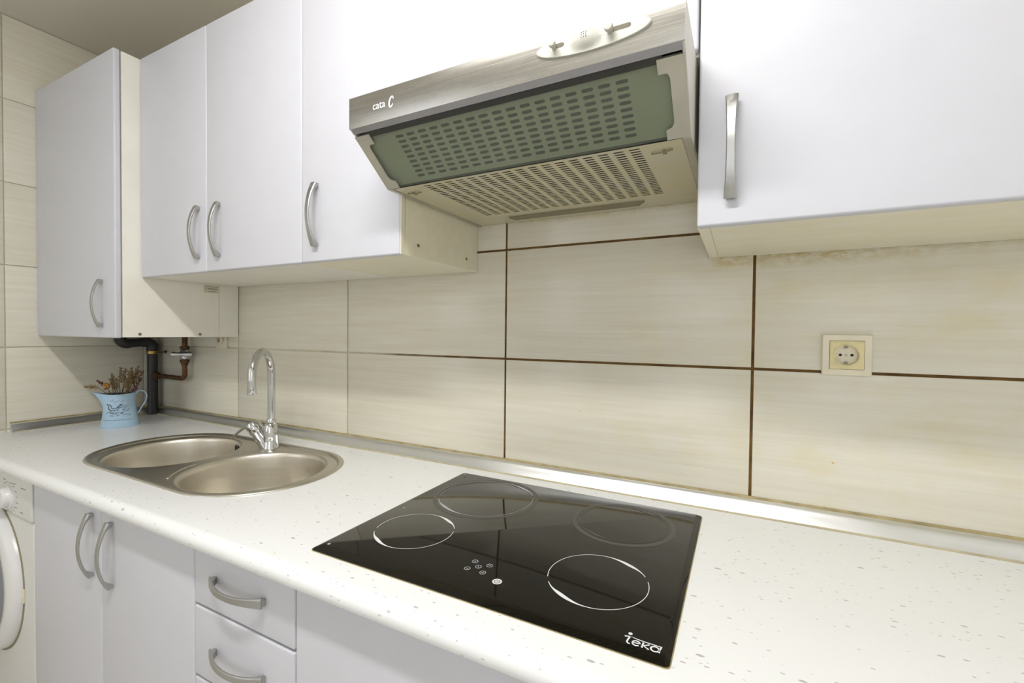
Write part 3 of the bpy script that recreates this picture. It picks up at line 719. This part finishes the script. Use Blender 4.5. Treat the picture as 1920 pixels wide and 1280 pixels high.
pts += [b0 + td*(R_ - R_*math.cos(a)) + Vector((0, 0, zt_ + R_*math.sin(a))) for a in [PI*i/18 for i in range(19)]]
pts += [b0 + td*2*R_ + Vector((0, 0, zz)) for zz in (0.235, 0.214)]
bm = bm_new(); tube(bm, pts, 0.0115, 20); part('spout', bm, 'chrome', tap, 60)
e = b0 + td*2*R_
bm = bm_new(); lathe(bm, [(0.0108, 0.217), (0.0128, 0.216), (0.0128, 0.198), (0.0115, 0.196), (0.0095, 0.1965)], e, 24, None, True, True); part('aerator', bm, 'chrome', tap, 45)
bm = bm_new(); lathe(bm, [(0.0138, 0.080), (0.0145, 0.083), (0.0145, 0.094), (0.0125, 0.097)], b0, 24, None, True, True); part('collar', bm, 'chrome', tap, 45)
top = vo + vd*0.088
lv0, lv1 = top + Vector((0.012, 0.006, 0.006)), Vector((0.9000, -0.203, 0.0235)); ld = (lv1-lv0); sd = Vector((ld.y, -ld.x, 0)).normalized(); nu = sd.cross(ld).normalized()
bm = bm_new(); loops = []
for i in range(13):
    t_ = i/12; hw = 0.0165*(1-t_)**0.8 + 0.0052*t_ + 0.0; th = 0.0055*(1-t_) + 0.0028*t_; c_ = lv0 + ld*t_ + nu*0.006*math.sin(PI*t_)
    loops.append([c_ + sd*hw*ca + nu*th*sa for ca, sa in [(math.cos(2*PI*k/14), math.sin(2*PI*k/14)) for k in range(14)]])
loft(bm, loops, True, True, True); part('lever', bm, 'chrome', tap, 60)

# ================================================================ SOCKET
SKX, SKZ = 2.5915, 0.348
sk = thing('wall_socket', (SKX, -0.0025, SKZ), 'yellowed square power socket on the tiled back wall', 'socket')
def plate(bm, hw, y0, y1, bev): return box(bm, SKX-hw, SKX+hw, y1, y0, SKZ-hw, SKZ+hw, bev, 2)

bm = bm_new(); HWI = 0.0278
def sq_loop(hw, y, n=10):      # square loop with 4n points for a bridge to a circle
    L = []
    for s_ in range(4):
        for i in range(n):
            u_ = -1 + 2*i/n; a, b = ((1, u_), (-u_, 1), (-1, -u_), (u_, -1))[s_]; L.append(Vector((SKX+hw*a, y, SKZ+hw*b)))
    return L
def ci_loop(r, y, n=40): return [Vector((SKX+r*math.cos(-PI/4+2*PI*i/n), y, SKZ+r*math.sin(-PI/4+2*PI*i/n))) for i in range(n)]
loft(bm, [sq_loop(HWI, -0.0100), sq_loop(HWI, -0.0118), sq_loop(HWI-0.0008, -0.0124), ci_loop(0.0222, -0.0124), ci_loop(0.0222, -0.0140), ci_loop(0.0212, -0.0145), ci_loop(0.0196, -0.0140), ci_loop(0.0192, -0.0035)], True)
fbm = bm_new(); loft(fbm, [sq_loop(0.0408, -0.0025), sq_loop(0.0408, -0.0088), sq_loop(0.0393, -0.0105), sq_loop(0.0288, -0.0105), sq_loop(0.0284, -0.0095), sq_loop(0.0284, -0.0030)], True)
part('outer_frame', fbm, 'socket_plastic', sk, 40)
insert = part('insert', bm, 'socket_yellowed', sk, 40)
bm = bm_new(); lathe(bm, [(0.0194, 0), (0.0194, 0.0008)], (SKX, -0.0032, SKZ), 32, (0, -1, 0), True, True); part('well', bm, 'socket_plastic', insert, None)
for dx in (-0.0095, 0.0095):
    bm = bm_new(); lathe(bm, [(0.0027, 0), (0.0027, 0.0004)], (SKX+dx, -0.0040, SKZ), 16, (0, -1, 0), True, True); part('pin_hole', bm, 'hole_black', insert, None)
bm = bm_new(); lathe(bm, [(0.0026, 0), (0.0022, 0.001)], (SKX, -0.0040, SKZ), 16, (0, -1, 0), True, True); part('centre_screw', bm, 'pin_grey', insert, None)
for s_ in (-1, 1):
    part('earth_clip', box(bm_new(), SKX-0.003, SKX+0.0022, -0.0085, -0.0041, SKZ+s_*0.0152-0.0018, SKZ+s_*0.0152+0.0018), 'screw_metal', insert, None)
bm = bm_new(); L_ = []
loft(bm, [rrect(SKX-HWI-0.0007, SKX+HWI+0.0007, 0, 0, 0, 0)], True) if False else None
for a, b in ((-1, 0), (1, 0), (0, -1), (0, 1)):
    if a: box(bm, SKX+a*(HWI+0.0005)-0.0005, SKX+a*(HWI+0.0005)+0.0005, -0.0107, -0.0104, SKZ-HWI, SKZ+HWI)
    else: box(bm, SKX-HWI, SKX+HWI, -0.0107, -0.0104, SKZ+b*(HWI+0.0005)-0.0005, SKZ+b*(HWI+0.0005)+0.0005)
part('joint_line', bm, 'gap_dark', sk, None)

# cable outlet below the boiler cabinet
co = thing('cable_outlet', (0.51, -0.0025, 0.33), 'cream cable outlet plate on wall beneath the corner cabinet', 'outlet')
part('plate', box(bm_new(), 0.469, 0.541, -0.0115, -0.0025, 0.3090, 0.3750, 0.002, 2), 'socket_plastic', co, 40)
bm = bm_new(); tube(bm, arc_pts((0.503, -0.016, 0.349), (1, 0, 0), (0, 0, 1), 0.018, PI, 2*PI, 14), 0.0045, 10); part('cable', bm, 'socket_plastic', co, 60)

# ================================================================ PIPES IN THE CORNER
PX, PY = 0.0335, -0.0385
pipe = thing('waste_pipe', (PX, PY, 0.0), 'black plastic waste pipe rising from the worktop corner', 'pipe')
bm = bm_new(); tube(bm, [(PX, PY, 0.0005), (PX, PY, 0.1), (PX, PY, 0.29)], 0.0195, 20); part('riser', bm, 'black_pipe', pipe, 60)
bm = bm_new(); lathe(bm, [(0.0195, 0.272), (0.0228, 0.274), (0.0228, 0.286), (0.0195, 0.288)], (PX, PY, 0), 24); cl = part('pipe_clamp', bm, 'brass', pipe, 45, 'small brass pipe clamp')
bm = bm_new(); tube(bm, [(PX+0.02, PY, 0.280), (PX+0.052, PY+0.03, 0.283)], 0.0028, 8); lathe(bm, [(0.0065, 0), (0.0065, 0.004)], (PX+0.048, PY+0.0265, 0.2825), 12, (0.7, 0.7, 0), True, True); part('clamp_screw', bm, 'copper_dark', cl, 45)
bm = bm_new()
el = [(PX, PY, 0.288), (PX, PY, 0.297)] + [(PX, PY - 0.024 + 0.024*math.cos(a), 0.302 + 0.024*math.sin(a)) for a in [PI/2*i/6 for i in range(7)]]
el += [(PX+0.004, PY-0.05, 0.325), (PX+0.008, PY-0.085, 0.3225)]
el += [(PX+0.009, PY-0.098-0.024*math.sin(a), 0.3455-0.024*math.cos(a)) for a in [PI/2*i/6 for i in range(7)]] + [(PX+0.009, PY-0.122, 0.385)]
rr = [0.022]*9 + [0.0185, 0.0185] + [0.0215]*7 + [0.0215]
tube(bm, el, rr[:len(el)] + [0.0215]*(len(el)-len(rr)), 18); part('elbow', bm, 'black_pipe', pipe, 60)

GX, GY = 0.287, -0.035
gas = thing('copper_pipe', (GX, GY, 0.17), 'browned copper pipe with chrome valve beside the black pipe', 'pipe')
bm = bm_new()
pts = [(PX+0.021, PY+0.001, 0.176), (0.10, GY, 0.176), (0.18, GY, 0.175), (GX-0.03, GY, 0.174)] + [(GX-0.022+0.022*math.sin(a), GY, 0.196-0.022*math.cos(a)) for a in [PI/2*i/6 for i in range(7)]] + [(GX, GY, 0.22), (GX, GY, 0.25)]
tube(bm, pts, 0.0098, 14); part('lower_run', bm, 'copper', gas, 60)
bm = bm_new(); lathe(bm, [(0.0155, 0), (0.0175, 0.002), (0.0175, 0.018), (0.012, 0.020)], (PX+0.0205, PY+0.001, 0.176), 6, (1, 0, 0), True, True); part('union_nut', bm, 'copper_dark', gas, None)
bm = bm_new(); lathe(bm, [(0.0125, 0.232), (0.0135, 0.244), (0.0125, 0.2445)], (GX, GY, 0), 16); lathe(bm, [(0.0175, 0.244), (0.0175, 0.256)], (GX, GY, 0), 6, None, True, True); part('valve_nut', bm, 'copper_dark', gas, None); bm = bm_new(); lathe(bm, [(0.0175, 0.300), (0.0175, 0.3125)], (GX, GY, 0), 6, None, True, True); part('valve_nut', bm, 'copper_dark', gas, None)
bm = bm_new(); lathe(bm, [(0.0125, 0.256), (0.0165, 0.262), (0.0195, 0.278), (0.0165, 0.294), (0.0125, 0.300)], (GX, GY, 0), 20, None, True, True)
lathe(bm, [(0.010, 0), (0.0105, 0.022), (0.007, 0.025)], (GX, GY, 0.280), 16, (0.35, -0.9, 0.0), True, True); valve = part('valve', bm, 'chrome', gas, 45, 'chrome shut-off valve')
bm = bm_new(); c_ = Vector((GX+0.020, GY-0.022, 0.281)); hd = Vector((0.66, 0.62, 0)).normalized(); loops = []
for i in range(15):
    t_ = -1 + 2*i/14; hw = 0.0070 + 0.0048*abs(t_)**1.5 - (0.005 if abs(t_) > 0.99 else 0); q = c_ + hd*0.038*t_
    loops.append([q + Vector((0, 0, 1))*hw*math.cos(2*PI*k/12) + Vector((-hd.y, hd.x, 0))*0.0045*math.sin(2*PI*k/12) for k in range(12)])
loft(bm, loops, True, True, True); part('valve_lever', bm, 'chrome', valve, 60)
bm = bm_new(); tube(bm, [(GX, GY, 0.31), (GX+0.002, GY, 0.36), (GX+0.003, GY, 0.40)], 0.0105, 14); part('upper_run', bm, 'copper', gas, 60)

# ================================================================ JUG WITH DRIED FLOWERS
JC = Vector((0.2155, -0.232, 0)); ju = Vector((math.cos(1.13), math.sin(1.13), 0)); jv = Vector((-ju.y, ju.x, 0)); JS = 0.80
jug = thing('enamel_jug', JC, 'light blue metal jug with printed bird on the worktop', 'jug')
def jug_section(t_):         # t 0 at base .. 1 at rim: half width, half depth, centre shift
    hw = 0.074 - 0.013*math.sin(min(t_, 1)*PI*0.5)**1.0 - 0.001*math.sin(PI*t_)
    hd = 0.050 - 0.006*t_
    return hw, hd
JH = 0.128; NJ = 48
def jug_pt(a, t_, off=0.0):
    hw, hd = jug_section(t_); ca, sa = math.cos(a), math.sin(a)
    lip = max(0.0, -ca)**6 * max(0.0, (t_-0.55)/0.45)**1.6         # spout on the -u side
    x = (hw+off)*ca - 0.036*lip; y = (hd+off)*sa*(1-0.35*lip)
    z = JH*t_ + 0.009*lip*t_ + (0.004*max(0, ca)**2*max(0, t_-0.6)/0.4)
    return JC + ju*x*JS + jv*y + Vector((0, 0, z))
bm = bm_new(); TS = [0, 0.02, 0.1, 0.2, 0.3, 0.4, 0.5, 0.6, 0.7, 0.78, 0.85, 0.92, 0.97, 1.0]
outer = [[jug_pt(2*PI*i/NJ, t_) for i in range(NJ)] for t_ in TS]
loft(bm, outer, True, True, False); part('body', bm, 'enamel_blue', jug, 60)
bm = bm_new(); inner = [[jug_pt(2*PI*i/NJ, t_, -0.0015) for i in range(NJ)] for t_ in (1.0, 0.9, 0.75, 0.62)]
loft(bm, inner, True, False, True); part('inside', bm, 'jug_inside', jug, 60)
bm = bm_new(); tube(bm, [jug_pt(2*PI*i/NJ, 1.0, -0.0005) for i in range(NJ)] + [jug_pt(0, 1.0, -0.0005)], 0.0016, 8, False); part('rolled_rim', bm, 'enamel_blue', jug, 60)
bm = bm_new(); tube(bm, [jug_pt(2*PI*i/NJ, 0.008, 0.0004) for i in range(NJ)] + [jug_pt(0, 0.008, 0.0004)], 0.0018, 8, False); part('foot_ring', bm, 'enamel_blue', jug, 60)
# strap handle
hp = [(0.058, 0.122), (0.066, 0.133), (0.078, 0.138), (0.092, 0.135), (0.102, 0.124), (0.104, 0.110), (0.098, 0.094), (0.087, 0.076), (0.076, 0.058), (0.068, 0.046)]
bm = bm_new(); loops = []
for i, (a, b) in enumerate(hp):
    a0, b0_ = hp[max(i-1, 0)]; a1, b1_ = hp[min(i+1, len(hp)-1)]; d_ = Vector((a1-a0, 0, b1_-b0_)).normalized(); nn = Vector((-d_.z, 0, d_.x))
    q = JC + ju*a*JS + Vector((0, 0, b)); nw = ju*nn.x + Vector((0, 0, nn.z)); wv = jv*0.0105
    loops.append([q + wv + nw*0.0018, q - wv + nw*0.0018, q - wv - nw*0.0018, q + wv - nw*0.0018])
loft(bm, loops, True, True, True); part('handle', bm, 'enamel_blue', jug, 60)
# printed bird, twigs and lettering-like line (flat print laid on the body)
def jug_front(x, z):          # x along ju, z height -> point on the camera-side surface and its outward normal
    t_ = z/JH; hw, hd = jug_section(t_); a = -math.acos(max(-1, min(1, x*1.1/hw)))
    return jug_pt(a, t_, 0.0006)
bm = bm_new()
def jstroke(pts, w):
    L0, L1 = [], []
    for i, (x, z) in enumerate(pts):
        x0, z0 = pts[max(i-1, 0)]; x1, z1 = pts[min(i+1, len(pts)-1)]; dx, dz = x1-x0, z1-z0; l_ = math.hypot(dx, dz) or 1; nx, nz = -dz/l_*w/2, dx/l_*w/2
        L0.append(jug_front(x+nx, z+nz)); L1.append(jug_front(x-nx, z-nz))
    loft(bm, [L0, L1], False)
def A(cx, cz, rx, rz, a0, a1, n=10): return arc2(cx, cz, rx, rz, a0, a1, n)
jstroke(A(-0.018, 0.079, 0.017, 0.011, 150, 400, 16), 0.0022); jstroke(A(-0.016, 0.081, 0.010, 0.006, 170, 370), 0.0026)
jstroke([(-0.034, 0.084), (-0.040, 0.094), (-0.030, 0.090), (-0.024, 0.084)], 0.0030); jstroke([(-0.036, 0.080), (-0.033, 0.072), (-0.024, 0.068)], 0.0026)
jstroke([(-0.004, 0.080), (0.004, 0.086), (0.010, 0.093), (0.004, 0.091), (0.000, 0.088)], 0.0028); jstroke([(0.000, 0.077), (0.008, 0.080), (0.012, 0.086)], 0.0022)
jstroke([(-0.044, 0.058), (-0.030, 0.063), (-0.016, 0.056), (-0.002, 0.060), (0.014, 0.052), (0.030, 0.050), (0.040, 0.044)], 0.0014)
for i in range(26):
    x = -0.030 + random.random()*0.068; z = 0.050 + random.random()*0.024 + (0.012 if x > 0.012 else -0.004); a = random.random()*360
    jstroke(A(x, z, 0.0034, 0.0026, a, a+200, 6), 0.0012)
for i in range(7):
    x = -0.026 + i*0.0065; jstroke(A(x, 0.104 + 0.004*math.sin(i*2.1), 0.0026, 0.0022, i*50, i*50+210, 6), 0.0010)
jstroke([(-0.056 + 0.004*i, 0.0305 + 0.0006*math.sin(i*1.7)) for i in range(26)], 0.0010)
part('print', bm, 'print_dark', jug, None, 'dark printed bird with twigs')['kind'] = 'stuff'

def stem(base, tip, kind, label, group=None, bend=0.0):
    base, tip = Vector(base), Vector(tip); mid = (base+tip)/2 + Vector((0, 0, bend))
    mid += Vector((random.uniform(-0.012, 0.012), random.uniform(-0.012, 0.012), random.uniform(0, 0.006)))
    tip = tip + Vector((random.uniform(-0.006, 0.006), random.uniform(-0.006, 0.006), random.uniform(-0.012, 0.006)))
    pts = [base.lerp(mid, i/4).lerp(mid.lerp(tip, i/4), i/4) for i in range(5)]
    o = thing('dried_flower_stem', base, label, 'dried flower', group)
    bm = bm_new(); tube(bm, pts, [0.0014, 0.0013, 0.0012, 0.0011, 0.0008], 6); part('stalk', bm, 'stalk', o, 60)
    bm = bm_new(); d_ = (tip-pts[2]).normalized(); L = (tip-pts[2]).length
    if kind == 'orange':
        for k in range(16):
            a = k*2.399; rr_ = 0.004 + 0.008*(k/16); q = tip + Vector((math.cos(a)*rr_, math.sin(a)*rr_*0.7, random.uniform(-0.004, 0.007)))
            r = bmesh.ops.create_icosphere(bm, subdivisions=1, radius=0.0052)
            for v in r['verts']: v.co = v.co*random.uniform(0.7, 1.1) + q
        mt = 'bud_orange'
    else:
        nb = 22
        for k in range(nb):
            t_ = k/nb; q = pts[2] + d_*L*(0.05+0.98*t_); a = k*2.399; off = 0.0048*(1-0.55*t_)
            s1 = Vector((0, 0, 1)).cross(d_).normalized() if abs(d_.z) < 0.98 else Vector((1, 0, 0)); s2 = d_.cross(s1)
            out = (s1*math.cos(a) + s2*math.sin(a)); c_ = q + out*off*random.uniform(0.5, 1.7) + (s1*math.sin(t_*3) + s2*math.cos(t_*2.3))*0.0025; ax = (out*0.8 + d_).normalized()
            r = bmesh.ops.create_icosphere(bm, subdivisions=1, radius=1.0); qt = ax.to_track_quat('Z', 'Y'); bw = random.uniform(0.0016, 0.0032)
            for v in r['verts']: v.co = c_ + qt @ Vector((v.co.x*bw, v.co.y*bw, v.co.z*bw*2.2))
        mt = {'tan': 'bud_tan', 'brown': 'bud_brown', 'purple': 'bud_purple'}[kind]
    part('flower_head', bm, mt, o, 60)
def J(u_, v_, z): return JC + ju*u_*JS + jv*v_ + Vector((0, 0, z))
TANL = 'tan dried lavender stem standing in the blue jug'
for u0, v0, u1, v1, z1, kd in ((-0.012, 0.010, -0.022, 0.010, 0.206, 'tan'), (0.002, -0.010, -0.006, -0.018, 0.196, 'tan'), (0.004, 0.012, 0.008, 0.02, 0.232, 'tan'),
                               (0.016, 0.0, 0.034, -0.005, 0.214, 'tan'), (0.020, 0.012, 0.046, 0.018, 0.222, 'tan'), (0.012, -0.014, 0.020, -0.024, 0.192, 'tan'), (0.008, 0.0, 0.014, 0.004, 0.206, 'tan'),
                               (-0.004, 0.0, -0.016, -0.006, 0.182, 'tan'), (0.022, -0.008, 0.040, -0.014, 0.196, 'tan'), (-0.018, -0.004, -0.034, -0.002, 0.190, 'tan'), (0.0, 0.016, 0.022, 0.022, 0.228, 'tan')):
    stem(J(u0, v0, 0.102), J(u1, v1, z1), kd, TANL, 'dried lavender stems in the blue jug', 0.006)
stem(J(0.022, 0.006, 0.102), J(0.074, 0.014, 0.243), 'tan', 'tallest dried stem in the jug, leaning right toward the black pipe', None, 0.004)
BRL = 'dark brown dried seed head on the right side of the jug'
for u0, v0, u1, v1, z1 in ((0.026, 0.0, 0.066, 0.004, 0.218), (0.030, -0.006, 0.082, -0.006, 0.208), (0.030, 0.004, 0.088, 0.012, 0.184)):
    stem(J(u0, v0, 0.102), J(u1, v1, z1), 'brown', BRL, 'brown dried seed heads in the jug', 0.006)
stem(J(0.028, -0.012, 0.104), J(0.062, -0.020, 0.160), 'purple', 'purple dried flower drooping over the jug rim by the handle', None, 0.006)
stem(J(-0.022, -0.004, 0.102), J(-0.048, -0.012, 0.172), 'orange', 'round orange dried flower above the jug spout', None, 0.004)
stem(J(-0.024, 0.004, 0.102), J(-0.072, 0.006, 0.184), 'brown', 'short brown dried stem beside the orange flower', None, 0.006)
stem(J(-0.026, 0.0, 0.104), J(-0.128, -0.004, 0.166), 'tan', 'thin dried stem reaching far left beyond the jug spout', None, 0.038)

# ================================================================ WASHING MACHINE
wm = thing('washing_machine', (0.33, -0.3, FL), 'white front-loading washing machine under the left end of worktop', 'washing machine')
MX0, MX1, MY = 0.034, 0.632, -0.598
MXB = 0.612
part('body', box(bm_new(), MX0, MXB, MY+0.012, -0.05, FL+0.012, -0.047, 0.006, 2), 'appliance_white', wm, 40)
part('front_panel', box(bm_new(), MX0+0.001, MX1-0.001, MY, MY+0.0118, FL+0.10, -0.1695, 0.007, 3), 'appliance_white', wm, 40)
part('base_panel', box(bm_new(), MX0+0.001, MX1-0.001, MY+0.004, MY+0.0118, FL+0.02, FL+0.098, 0.003, 2), 'appliance_white', wm, 40)
cp = part('control_panel', box(bm_new(), MX0+0.001, MX1-0.001, MY-0.004, MY+0.0118, -0.1665, -0.050, 0.004, 3), 'appliance_white', wm, 40)
KX, KZ, KY = 0.468, -0.1190, MY-0.004
bm = bm_new(); lathe(bm, [(0.036, 0), (0.035, 0.004), (0.030, 0.006), (0.028, 0.018), (0.026, 0.021), (0.010, 0.022)], (KX, KY, KZ), 32, (0, -1, 0), False, True); kn = part('programme_knob', bm, 'appliance_ring', cp, 45)
bm = bm_new(); box(bm, KX-0.006, KX+0.006, KY-0.030, KY-0.020, KZ-0.026, KZ+0.026, 0.003, 2); part('knob_grip', bm, 'appliance_ring', kn, 40)
bm = bm_new()
for i in range(16):
    a = 2*PI*i/16 + 0.2; rr_ = 0.052; x, z = KX + rr_*1.15*math.cos(a), KZ + rr_*0.83*math.sin(a)
    wv = 0.004 + 0.005*random.random(); box(bm, x-wv, x+wv, KY-0.0004, KY+0.0001, z-0.0011, z+0.0011)
for x, z, wv in ((0.575, -0.078, 0.018), (0.505, -0.074, 0.012), (0.560, -0.150, 0.010), (0.430, -0.072, 0.010)): box(bm, x-wv, x+wv, KY-0.0004, KY+0.0001, z-0.0014, z+0.0014)
part('scale_print', bm, 'print_mid', cp, None, 'grey programme markings round the knob')['kind'] = 'stuff'
DX, DZ = 0.333, -0.385
bm = bm_new(); lathe(bm, [(0.226, 0.0), (0.224, 0.014), (0.216, 0.024), (0.200, 0.030), (0.180, 0.029), (0.165, 0.020), (0.160, 0.010)], (DX, MY, DZ), 64, (0, -1, 0)); dr_ = part('door_ring', bm, 'appliance_ring', wm, 60, 'round white porthole door frame')
bm = bm_new(); lathe(bm, [(0.164, 0.014), (0.15, 0.030), (0.11, 0.042), (0.05, 0.048), (0.005, 0.049)], (DX, MY, DZ), 48, (0, -1, 0), False, True); part('porthole_glass', bm, 'door_glass', dr_, 60)
bm = bm_new(); lathe(bm, [(0.232, 0.0), (0.232, 0.0015), (0.226, 0.002)], (DX, MY, DZ), 64, (0, -1, 0)); part('door_gap', bm, 'gap_dark', wm, 60)
bm = bm_new(); box(bm, 0.548, 0.566, MY-0.006, MY, DZ-0.030, DZ+0.012, 0.002, 2); part('door_latch', bm, 'socket_plastic', wm, 40)
for sx in (MX0+0.05, MX1-0.05):
    for y in (-0.52, -0.12):
        bm = bm_new(); lathe(bm, [(0.02, 0.0), (0.02, 0.006), (0.008, 0.008), (0.008, 0.013)], (sx, y, FL), 12, None, True, True); part('foot', bm, 'gap_dark', wm, 45)

# ================================================================ CEILING LAMP (just out of the frame, above the photographer)
LX, LY, LHL = 1.97, -1.12, 0.44
LZ = CEIL - 0.055
lamp = thing('ceiling_lamp', (LX, LY, LZ), 'long narrow batten lamp on the ceiling over the room', 'lamp')
part('base', box(bm_new(), LX-LHL-0.02, LX+LHL+0.02, LY-0.05, LY+0.05, LZ+0.030, LZ+0.0545, 0.004, 2), 'appliance_white', lamp, 40)
bm = bm_new(); prof = [(LY + 0.045*math.cos(a), LZ + 0.0298 - 0.0298*math.sin(a)) for a in [PI*i/12 for i in range(13)]]
loft(bm, [[Vector((x, y, z)) for y, z in prof] for x in (LX-LHL, LX+LHL)], True, True, True); part('diffuser', bm, 'lamp_glow', lamp, 60)
